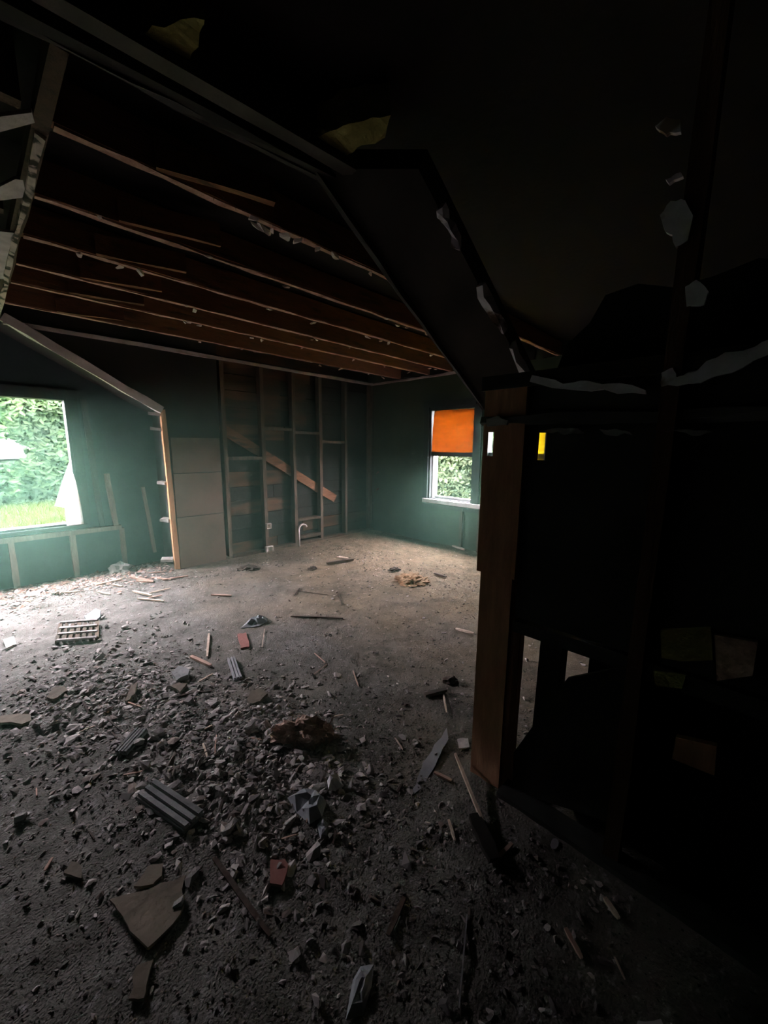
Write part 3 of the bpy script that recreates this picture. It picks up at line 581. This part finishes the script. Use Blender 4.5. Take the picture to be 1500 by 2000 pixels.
# ================================================================== DEBRIS
# 1) fine rubble nobody could count
def rubble(name, label, n, seed, smin, smax, dens, cols, box):
    r = np.random.default_rng(seed)
    X, Y = [], []
    while sum(len(a) for a in X) < n:
        x = r.uniform(box[0], box[1], 40000); y = r.uniform(box[2], box[3], 40000); k = r.uniform(0, 1, 40000) < dens(x, y)
        X.append(x[k]); Y.append(y[k])
    x = np.concatenate(X)[:n]; y = np.concatenate(Y)[:n]
    s = smin * (smax / smin) ** (r.uniform(0, 1, n) ** 2.2)
    oc = np.array([[1, 0, 0], [0, 1, 0], [-1, 0, 0], [0, -1, 0], [.15, .1, .8], [-.1, .05, -.6], [.7, -.7, .2], [-.6, .7, .3]], float)
    fc = np.array([[0, 1, 4], [1, 7, 4], [7, 2, 4], [2, 3, 4], [3, 6, 4], [6, 0, 4], [1, 0, 5], [2, 7, 5], [7, 1, 5], [3, 2, 5], [6, 3, 5], [0, 6, 5]])
    v = oc[None] * (1 + r.uniform(-.35, .35, (n, 8, 1))); v = v + r.normal(0, .12, (n, 8, 3))
    st = np.stack([r.uniform(.6, 1.3, n), r.uniform(.4, .9, n), r.uniform(.25, .6, n)], -1)
    v = v * st[:, None, :] * s[:, None, None] * .5
    a = r.uniform(0, 6.28, n); ca, sa = np.cos(a)[:, None], np.sin(a)[:, None]
    tl = r.normal(0, .3, n)[:, None]
    vx = v[..., 0] * ca - v[..., 1] * sa; vy = v[..., 0] * sa + v[..., 1] * ca; vz = v[..., 2] + v[..., 0] * tl
    V = np.stack([vx + x[:, None], vy + y[:, None], vz + (hgt(x, y) + s * .06)[:, None]], -1).reshape(-1, 3)
    Fc = (fc[None] + (np.arange(n) * 8)[:, None, None]).reshape(-1, 3)
    o = mk(name, V, Fc.tolist(), M['rubble']); tag(o, label, 'rubble', kind='stuff')
    ci = r.integers(0, len(cols), n); c = np.array(cols)[ci] * r.uniform(.6, 1.35, (n, 1)); set_tint(o.data, np.clip(c, 0, .9), 8)
    return o
GREYS = [(.30, .29, .27), (.22, .21, .20), (.40, .38, .35), (.12, .11, .10), (.16, .13, .11), (.07, .06, .055), (.48, .46, .42)]
rubble('rubble', 'crushed plaster grit spread thickly over the floor', 15000, 21, .006, .035,
       lambda x, y: (.10 + .9 * heap(x, y) + .5 * gauss(x, y, 2.1, 4.25, .7, .28)) * ~((y > YA - .05) & (x > 1.42)) * ~((x > XP - .08) & (x < XP + .14) & (y < .82)), GREYS, (-.3, 3.6, .1, YW - .03))
rubble('heap_rubble', 'broken grey plaster lumps piled in the near left heap', 3600, 31, .015, .06,
       lambda x, y: np.clip(gauss(x, y, .74, 1.5, .30, .42) + .6 * gauss(x, y, .38, 2.45, .30, .5), 0, 1), [(.36, .35, .32), (.28, .27, .25), (.46, .44, .41), (.15, .14, .13), (.22, .19, .16), (.56, .54, .50)], (-.2, 1.6, .3, 4))
rubble('dark_grit', 'black and brown gravelly grit covering the near floor', 16000, 22, .005, .016,
       lambda x, y: (.25 + .75 * gauss(x, y, .9, .9, 1.0, .9)) * ~((x > XP - .08) & (x < XP + .14) & (y < .82)), [(.05, .045, .04), (.09, .08, .07), (.14, .12, .10), (.03, .028, .025), (.22, .20, .18)], (-.2, 2.4, -.2, 2.6))
rubble('pale_grit', 'pale plaster crumbs scattered below the far window', 2600, 23, .008, .03,
       lambda x, y: gauss(x, y, 3.6, 3.0, 1.2, 1.3), [(.5, .47, .40), (.35, .31, .25), (.62, .60, .54), (.12, .09, .07)], (1.6, XB - .04, .9, YA - .05))
rubble('wood_chip_litter', 'pinkish wood chips heaped along the wall below the left window', 2600, 24, .015, .07,
       lambda x, y: gauss(x, y, .6, 4.95, 1.0, .35), [(.45, .33, .26), (.55, .45, .38), (.36, .24, .18), (.25, .2, .17), (.5, .48, .45)], (-.3, 1.46, 4.0, YW - .06))

# 2) countable plaster fragments: the largest ones, each an object
def frag(px_, py_, s, meshes, label, group, name='plaster_fragment', tilt=.25):
    p = P(px_, py_); me = random.choice(meshes)
    o = link(name, me, (p.x, p.y, p.z - s * .03)); o.scale = (s * random.uniform(.8, 1.3), s * random.uniform(.6, 1.0), s * random.uniform(.7, 1.1))
    o.rotation_euler = (random.uniform(-tilt, tilt), random.uniform(-tilt, tilt), random.uniform(0, 6.28))
    return tag(o, label, 'fragment', group)
zones = [  # (count, centre px, spread px, size range m, label, group)
    (95, (470, 1490), (150, 95), (.025, .075), 'grey plaster fragment in the dense heap front left of the fibre clump', 'plaster fragments in the near heap'),
    (60, (210, 1400), (160, 90), (.03, .10), 'grey plaster fragment in the rubble spreading from the left frame edge', 'plaster fragments at the left'),
    (45, (560, 1640), (110, 70), (.015, .045), 'small plaster fragment strewn just below the near heap', 'plaster fragments below the heap'),
    (35, (250, 1250), (170, 45), (.03, .09), 'plaster fragment on the brightly lit floor near the left window', 'plaster fragments by the left window'),
    (30, (1120, 1720), (110, 120), (.012, .04), 'pale plaster chip on the dark floor at the foot of the partition', 'plaster chips by the partition'),
    (20, (780, 1480), (110, 60), (.015, .04), 'plaster chip on the bare brown floor before the post', 'plaster chips before the post'),
    (15, (720, 1880), (180, 70), (.012, .035), 'plaster chip on the black floor at the bottom frame edge', 'plaster chips at the bottom')]
for cnt, c, sp, sz, lab, grp in zones:
    done = 0
    while done < cnt:
        x = random.gauss(c[0], sp[0] * .8); y = random.gauss(c[1], sp[1] * .8)
        if not (5 < x < 1490 and 1160 < y < 1990) or (915 < x < 1010 and y < 1530): continue
        q = onz(x, y)
        if q.x > XP - .08 and q.y < .85: continue
        if q.y > YW - .15 or q.x > XB - .1: continue
        s = sz[0] * (sz[1] / sz[0]) ** random.random()
        frag(x, y, s, CH_FLAT if random.random() < .6 else CH_LUMP, lab, grp); done += 1

for x, y, s_ in ((1030, 1292, .05), (1022, 1368, .045), (1092, 1288, .06), (1140, 1300, .05), (1034, 1262, .04), (1098, 1345, .05)):
    frag(x, y, s_, CH_CREAM, 'white plaster chip on the floor seen through the low partition opening', 'chips behind the partition')
# 3) named pieces
def stick(name, label, a, b, w, mat, cat='stick', lift=0.0, t=None, bend=0.0):
    w *= .72; A, B = P(*a), P(*b); t = t or w * .6
    A.z += t * .6 + .004; B.z += t * .6 + .004 + lift
    mid = A.lerp(B, .5); d = (B - A); s = Vector((-d.y, d.x, 0)).normalized(); mid += s * bend; mid.z = max(mid.z, h1(mid.x, mid.y) + t * .6)
    pts = [A, A.lerp(mid, .5), mid, mid.lerp(B, .5), B]; v, f = [], []
    for i, p in enumerate(pts):
        k = (.8, 1, .95, 1, .7)[i]
        for sx, sz in ((-1, -1), (1, -1), (1, 1), (-1, 1)):
            v.append(p + s * sx * w / 2 * k * random.uniform(.85, 1.1) + Vector((0, 0, sz * t / 2 * k)))
    for i in range(4):
        for k in range(4): p_, q_ = i * 4 + k, i * 4 + (k + 1) % 4; f.append((p_, q_, q_ + 4, p_ + 4))
    f += [(3, 2, 1, 0), (16, 17, 18, 19)]
    return tag(mk(name, v, f, mat), label, cat)
def piece(name, label, px_, th, mat, cat='fragment', tilt=0.0):
    px_ = list(px_)
    q_ = []
    for (xa, ya), (xb, yb) in zip(px_, px_[1:] + px_[:1]):
        l_ = math.hypot(xb - xa, yb - ya); q_.append((xa, ya))
        for t_ in (.33, .67): q_.append((xa + (xb - xa) * t_ + random.uniform(-.06, .06) * l_, ya + (yb - ya) * t_ + random.uniform(-.05, .05) * l_))
    th *= .55
    pts = [P(x, y) for x, y in q_]; z = max(p.z for p in pts) ; c = sum(pts, Vector()) / len(pts); zb = sum(p.z for p in pts) / len(pts) + .002
    for p in pts: p.z = zb + tilt * (p - c).dot(Vector((.7, .7, 0)))
    mz = min(p.z - h1(p.x, p.y) for p in pts)
    for p in pts: p.z -= min(mz, 0) * .5
    return tag(prism(name, pts, (0, 0, th), mat), label, cat)
def ribbed(name, label, a, b, w, t, n, mat, cat='board'):
    A, B = P(*a), P(*b); A.z += .006; B.z += .006; d = (B - A).normalized(); s = Vector((-d.y, d.x, 0)).normalized()
    root = empty(name, A.lerp(B, .5)); tag(root, label, cat)
    beam('backing', A + Vector((0, 0, t * .25)), B + Vector((0, 0, t * .25)), w, t * .5, mat, root, segs=2, jit=.001)
    for i in range(n):
        o = s * ((i + .5) / n - .5) * w
        beam('rib', A + o + Vector((0, 0, t * .75)), B + o + Vector((0, 0, t * .75)), w / n * .62, t * .5, mat, root, segs=2, jit=.001)
def lump(name, label, c, size, mat, seed, cat, fibres=0, sub=4):
    p = P(*c); bm = bmesh.new(); bmesh.ops.create_icosphere(bm, subdivisions=sub, radius=.5)
    off = Vector((seed * 3.1, seed * 1.7, 0))
    for v in bm.verts:
        n_ = v.co.normalized(); k = 1 + .40 * mnoise.noise(n_ * 2.2 + off) + .30 * mnoise.noise(n_ * 5 + off) + .22 * mnoise.noise(n_ * 13 + off)
        v.co = Vector((n_.x * .5 * k * size[0], n_.y * .5 * k * size[1], max(-.08, n_.z * .5 * k) * size[2]))
    me = bpy.data.meshes.new(name); bm.to_mesh(me); bm.free()
    ang = math.atan2(R3.y, R3.x)
    root = empty(name, p); tag(root, label, cat); root.rotation_euler.z = 0
    o = link('body', me, p, root, mat); o.rotation_euler.z = ang
    if fibres:
        r = random.Random(seed); v, f = [], []
        ca, sa = math.cos(ang), math.sin(ang)
        for _ in range(fibres):
            th, rr = r.uniform(0, 6.28), r.uniform(.2, .55); x_, y_ = math.cos(th) * rr * size[0], math.sin(th) * rr * size[1]
            b_ = p + Vector((x_ * ca - y_ * sa, x_ * sa + y_ * ca, size[2] * r.uniform(.05, .45))); e = b_ + Vector((r.gauss(0, .03), r.gauss(0, .03), r.uniform(-.01, .03))); n_ = len(v)
            v += [b_, b_ + Vector((.003, 0, 0)), b_ + Vector((0, .003, .002)), e]; f += [(n_, n_ + 1, n_ + 3), (n_ + 1, n_ + 2, n_ + 3), (n_ + 2, n_, n_ + 3)]
        tag(mk('loose_fibres', v, f, mat, root), kind='stuff')
    return root
def crumple(name, label, px_, mat, cat, rise=.03, seed=1):
    """thin crumpled sheet: outline filled with a fan of creased facets, with thickness"""
    pts = [P(x, y, .004) for x, y in px_]; c = sum(pts, Vector()) / len(pts); r = random.Random(seed)
    rings = [pts, [p.lerp(c, .38) + Vector((0, 0, r.uniform(.1, 1) * rise)) for p in pts], [p.lerp(c, .72) + Vector((0, 0, r.uniform(.2, 1) * rise)) for p in pts]]
    n = len(pts); v = [q for rg in rings for q in rg] + [c + Vector((0, 0, rise * .5))]; f = []
    for k in range(2):
        for i in range(n): f.append((k * n + i, k * n + (i + 1) % n, (k + 1) * n + (i + 1) % n, (k + 1) * n + i))
    for i in range(n): f.append((2 * n + i, 2 * n + (i + 1) % n, 3 * n))
    o = mk(name, v, f, mat); md = o.modifiers.new('thickness', 'SOLIDIFY'); md.thickness = .003
    return tag(o, label, cat)

lump('fibre_clump', 'brown fibrous clump of matted insulation in mid floor', (592, 1440), (.30, .16, .17), M['clump'], 4, 'clump', 160)
lump('fibre_clump', 'tan crumpled clump on the lit floor below the far window', (805, 1135), (.34, .30, .13), M['leafclump'], 9, 'clump', 60)
lump('rubble_lump', 'pale lump of plaster against the wall below the left window', (236, 1118), (.24, .16, .20), M['plaster'], 12, 'rubble', 0, 3)
piece('tan_flake', 'flat tan flake lying beside the tan clump near the far window', ((772, 1128), (800, 1122), (826, 1138), (812, 1147), (780, 1142)), .012, M['leafclump'])
crumple('crumpled_sheet', 'crumpled grey-blue sheet on the floor above the reddish block', ((470, 1228), (488, 1212), (505, 1204), (520, 1207), (522, 1216), (505, 1224), (490, 1226)), M['paper'], 'sheet', .05, 3)
crumple('crumpled_film', 'crumpled translucent grey film at the lower edge of the heap', ((562, 1560), (590, 1545), (622, 1550), (637, 1570), (628, 1598), (605, 1610), (580, 1590)), M['paper'], 'sheet', .04, 5)
crumple('crumpled_paper', 'small bright white crumpled paper right of the heap', ((640, 1528), (650, 1517), (664, 1522), (668, 1536), (655, 1546), (642, 1540)), M['white_sheet'], 'paper', .04, 6)
crumple('crumpled_paper', 'speckled pale paper scrap below the crumpled film', ((620, 1612), (632, 1604), (641, 1612), (638, 1632), (626, 1642)), M['paper'], 'paper', .02, 8)
piece('wood_block', 'small reddish-brown rectangular block on the grey floor', ((464, 1242), (481, 1239), (487, 1265), (470, 1269)), .02, M['red_piece'], 'block')
piece('red_tile', 'faded red rectangular piece near the lower left heap', ((528, 1683), (557, 1680), (563, 1698), (551, 1735), (527, 1730)), .018, M['red_piece'], 'tile')
stick('pale_stick', 'pale upright-lying thin stick left of the reddish block', (408, 1240), (405, 1286), .022, M['pale_wood'])
stick('pinkish_lath', 'short pinkish wooden lath pointing to the ribbed strip', (373, 1285), (412, 1303), .035, M['pink_wood'])
stick('pale_stick', 'short pale stick lying level on the lit grey floor', (413, 1164), (452, 1166), .03, M['pink_wood'])
ribbed('ribbed_strip', 'narrow grey ribbed strip right of the pinkish lath', (452, 1290), (465, 1330), .05, .02, 3, M['metal'], 'strip')
ribbed('ribbed_board', 'dark grey ribbed board in the near left shadow', (288, 1547), (380, 1612), .085, .03, 3, M['slate'])
ribbed('ribbed_strip', 'dim ribbed strip angled across the left rubble', (277, 1432), (236, 1476), .06, .022, 4, M['slate'], 'strip')
piece('dark_block', 'dark angular block casting a shadow in the left rubble', ((336, 1322), (350, 1313), (372, 1318), (368, 1328), (345, 1336)), .05, M['slate'], 'block', .1)
piece('tan_block', 'small tan angular block just below the dark block', ((333, 1348), (350, 1340), (366, 1343), (352, 1356)), .03, M['brownslab'], 'block')
stick('twig', 'long thin twig stretching right of the tan block', (335, 1364), (414, 1349), .014, M['dark_wood'], 'twig', bend=.01)
piece('teal_slab', 'flat greenish slab tilted on the floor near the left window', ((165, 1208), (188, 1196), (198, 1200), (196, 1210), (172, 1217)), .035, M['paper'], 'slab', .12)
piece('grey_slab', 'thin triangular grey slab right of the twig', ((400, 1374), (425, 1366), (424, 1376), (412, 1383)), .015, M['plaster'], 'slab')
piece('tan_slab', 'jagged tan slab above the fibre clump', ((483, 1372), (490, 1358), (512, 1354), (523, 1362), (508, 1376), (490, 1381)), .025, M['brownslab'], 'slab', .08)
piece('tan_slab', 'rounded tan slab in the far left rubble', ((92, 1367), (105, 1352), (128, 1350), (134, 1358), (112, 1368)), .03, M['brownslab'], 'slab', .08)
piece('tan_slab', 'upright tan slab at the left rubble edge beside dark gap', ((244, 1370), (258, 1348), (270, 1344), (264, 1362), (248, 1376)), .03, M['brownslab'], 'slab', .1)
piece('pale_slab', 'long pale slab at the left frame edge', ((0, 1405), (60, 1398), (62, 1412), (0, 1420)), .025, M['brownslab'], 'slab')
piece('pale_slab', 'small pale slab at the left frame edge, farther back', ((6, 1255), (28, 1248), (33, 1262), (12, 1270)), .03, M['plaster'], 'slab')
piece('plaster_board', 'largest cracked plaster board in the dark lower left', ((215, 1768), (290, 1745), (362, 1712), (352, 1795), (330, 1822), (290, 1862), (255, 1828), (240, 1798)), .02, M['brownslab'], 'board')
piece('plaster_board', 'narrower plaster board touching the top of the largest one', ((262, 1738), (290, 1698), (318, 1690), (316, 1715), (300, 1735)), .018, M['brownslab'], 'board')
piece('plaster_board', 'narrow plaster board at the bottom left below the largest one', ((252, 1960), (268, 1895), (300, 1880), (290, 1920), (282, 1955)), .018, M['brownslab'], 'board')
piece('plaster_board', 'round-cornered plaster board in the dark at lower left', ((125, 1712), (140, 1690), (158, 1695), (160, 1720)), .02, M['brownslab'], 'board')
stick('thin_lath', 'long thin lath lying diagonally in the lower left shadow', (418, 1680), (528, 1832), .022, M['dark_wood'], 'lath')
piece('metal_strip', 'knife-shaped grey metal strip left of the post foot', ((803, 1556), (815, 1520), (835, 1482), (856, 1450), (872, 1428), (876, 1448), (860, 1478), (842, 1510), (822, 1540)), .006, M['metal'], 'strip', .03)
stick('bright_stick', 'long bright stick leaning at the foot of the post', (955, 1642), (888, 1496), .018, M['pale_wood'], lift=.05, t=.014)
stick('burnt_board', 'black burnt board under the long bright stick', (925, 1600), (965, 1690), .07, M['char'], 'board', t=.025)
stick('pink_stick', 'pink stick at the lower end of the bright stick', (962, 1690), (1000, 1650), .018, M['pink_wood'])
stick('pale_splinter', 'short pale splinter left of the long bright stick', (876, 1605), (888, 1644), .014, M['pale_wood'])
stick('tan_splinter', 'tan splinter beside the tip of the metal strip', (848, 1512), (882, 1528), .02, M['pink_wood'])
stick('dark_splinter', 'dark strip standing out near the bottom centre', (790, 1758), (757, 1832), .022, M['dark_wood'], 'strip')
stick('thin_rod', 'long thin rod running to the bottom frame edge', (912, 1790), (896, 1975), .006, M['metal'], 'rod', t=.006)
crumple('dusty_sheet', 'dim dusty sheet at the bottom frame edge', ((676, 1995), (690, 1920), (705, 1892), (730, 1888), (725, 1930), (708, 1985)), M['paper'], 'sheet', .02, 12)
stick('pale_splinter', 'thick pale splinter on the black floor right of centre', (1180, 1758), (1208, 1798), .02, M['pale_wood'])
stick('pink_splinter', 'pink splinter on the black floor near the bottom right', (1104, 1818), (1136, 1875), .018, M['pink_wood'])
stick('grey_splinter', 'hair-thin grey splinter low on the black floor right', (1200, 1872), (1220, 1916), .007, M['pale_wood'])
piece('white_scrap', 'white scrap cut by the bottom frame edge', ((1245, 1998), (1290, 1994), (1296, 2006), (1240, 2010)), .008, M['white_sheet'], 'scrap')
piece('round_disc', 'round grey disc at the foot of the partition', [(1083 + 8 * math.cos(a), 1651 + 9 * math.sin(a)) for a in [i * math.pi / 5 for i in range(10)]], .008, M['metal'], 'disc')
piece('square_chip', 'square pale chip left of the post', ((893, 1447), (914, 1444), (917, 1462), (896, 1466)), .012, M['plaster'])
stick('burnt_stick', 'burnt stick on the open floor before the post', (830, 1362), (872, 1352), .04, M['dark_wood'], t=.02)
stick('pale_splinter', 'slim pale splinter crossing the burnt stick', (866, 1358), (872, 1394), .014, M['pale_wood'])
lump('dark_lump', 'dark lump beside the burnt stick on open floor', (880, 1332), (.10, .07, .07), M['dark_wood'], 15, 'rubble', 0, 3)
stick('pale_splinter', 'pale splinter lying level left of the post', (890, 1231), (925, 1240), .03, M['pale_wood'])
stick('dark_lath', 'thin dark lath lying level in mid floor', (568, 1206), (670, 1210), .02, M['dark_wood'], 'lath', t=.012)
stick('dark_stick', 'dark forked stick on the lit floor by the back wall', (638, 1104), (690, 1096), .05, M['dark_wood'], t=.03)
stick('pale_stick', 'pale stick above the dark forked stick', (658, 1089), (680, 1092), .035, M['pale_wood'])
stick('thin_twig', 'thin upright-lying twig in mid floor', (660, 1156), (668, 1184), .012, M['dark_wood'], 'twig')
stick('thin_twig', 'thin twig slanting left of mid floor', (585, 1150), (575, 1165), .014, M['dark_wood'], 'twig')
stick('thin_twig', 'long brown twig lying level behind mid floor', (580, 1155), (640, 1163), .010, M['dark_wood'], 'twig')
stick('pale_lath', 'pale lath at the base of the far right wall', (884, 1068), (908, 1076), .05, M['pale_wood'], 'lath')
stick('dark_splinter', 'dark splinter right of the tan clump', (848, 1122), (872, 1129), .04, M['dark_wood'])
lump('dark_lump', 'dark lump on the lit floor left of the tan clump', (772, 1114), (.14, .10, .07), M['dark_wood'], 18, 'rubble', 0, 3)
lump('dark_lump', 'dark lump of debris by the foot of the hardboard panel', (487, 1112), (.24, .14, .10), M['dark_wood'], 22, 'rubble', 0, 3)
lump('dark_lump', 'small dark lump right of the panel debris', (610, 1112), (.10, .09, .07), M['dark_wood'], 25, 'rubble', 0, 3)
# broken floor grille: crossing bars
gA, gB, gC = P(112, 1258), P(190, 1252), P(120, 1226)
gr = empty('floor_grille', gA.lerp(gB, .5)); tag(gr, 'broken lattice grille half buried in rubble below the left window', 'grille')
du, dv = gB - gA, gC - gA; zz = max(gA.z, gB.z, gC.z) + .015; du.z = dv.z = 0; gA.z = zz
for i in range(7): beam('grille_bar', gA + du * (i / 6), gA + du * (i / 6) + dv, .022, .02, M['stud'], gr, segs=2, jit=.003)
for i in range(4): beam('grille_bar', gA + dv * (i / 3) + Vector((0, 0, .012)), gA + dv * (i / 3) + du + Vector((0, 0, .012)), .022, .014, M['plaster'], gr, segs=2, jit=.003)
# laths thrown down under the left window
for i in range(24):
    x, y = random.uniform(20, 330), random.uniform(1118, 1172)
    q = onz(x, y)
    if q.y > YW - .2: continue
    a = random.uniform(-.35, .25); l = random.uniform(18, 52)
    stick('broken_lath', 'pale broken lath in the litter along the left window wall', (x, y), (x + l, y + l * a), random.uniform(.02, .045), M['pink_wood'] if random.random() < .6 else M['pale_wood'], 'lath')['group'] = 'laths below the left window'
for i in range(34):
    x, y = random.gauss(470, 190), random.gauss(1470, 120)
    if x < 10 or x > 900 or y < 1210: continue
    a = random.uniform(0, 3.14); l = random.uniform(14, 38)
    stick('wood_splinter', 'small wood splinter among the plaster of the near heap', (x, y), (x + l * math.cos(a), y + l * math.sin(a)), random.uniform(.006, .013), random.choice([M['pale_wood'], M['dark_wood'], M['pink_wood']]), 'splinter')['group'] = 'splinters in the heap'
# electrical boxes and pipe elbow at the back wall
def ebox(name, label, c, y, s):
    p = ony(*c, y); root = empty(name, p); tag(root, label, 'box')
    t = s * .14
    for n_, b in (('back', (-s, s, 0, .006, -s, s)), ('side', (-s, -s + t, -.04, 0, -s, s)), ('side', (s - t, s, -.04, 0, -s, s)), ('side', (-s, s, -.04, 0, -s, -s + t)), ('side', (-s, s, -.04, 0, s - t, s))):
        boxes(n_, [(p.x + b[0], p.x + b[1], p.y + b[2], p.y + b[3], p.z + b[4], p.z + b[5])], M['plaster_white'], root)
ebox('electrical_box', 'small square electrical box low on the open back wall', (525, 1074), YA - .0, .055)
ebox('electrical_box', 'tiny electrical box on a stud of the back wall', (523, 1027), YA - .0, .035)
p = ony(590, 1033, YA - .06)
tag(tube('pipe_elbow', [Vector((p.x - .07, p.y - .02, .0)), Vector((p.x - .07, p.y - .02, p.z))] + [p + Vector((-.07 * math.cos(a), -.02, .07 * math.sin(a))) for a in [.35 + i * .35 for i in range(8)]], .014, M['plaster_white'], taper=1), 'pale curved pipe elbow at the foot of the back wall studs', 'pipe')

# ================================================================== HAZE: volume whose green glow stands in for lens glare at the windows
hm = bpy.data.materials.new('glare_haze'); hm.use_nodes = True; N, L = hm.node_tree.nodes, hm.node_tree.links
N.remove(N['Principled BSDF']); vsn = N.new('ShaderNodeVolumeScatter'); vsn.inputs['Density'].default_value = 0.066; vsn.inputs['Anisotropy'].default_value = 0.72
vsn.inputs['Color'].default_value = (0.48, 1.0, 0.72, 1)
L.new(vsn.outputs[0], N['Material Output'].inputs['Volume'])
haze = boxes('haze', [(X0 + .001, XB - .001, Y0 + .001, YW - .001, -.0005, H + .149)], hm); tag(haze, 'thin bluish-green haze filling the burnt rooms, standing in for window glare', 'haze', kind='stuff')
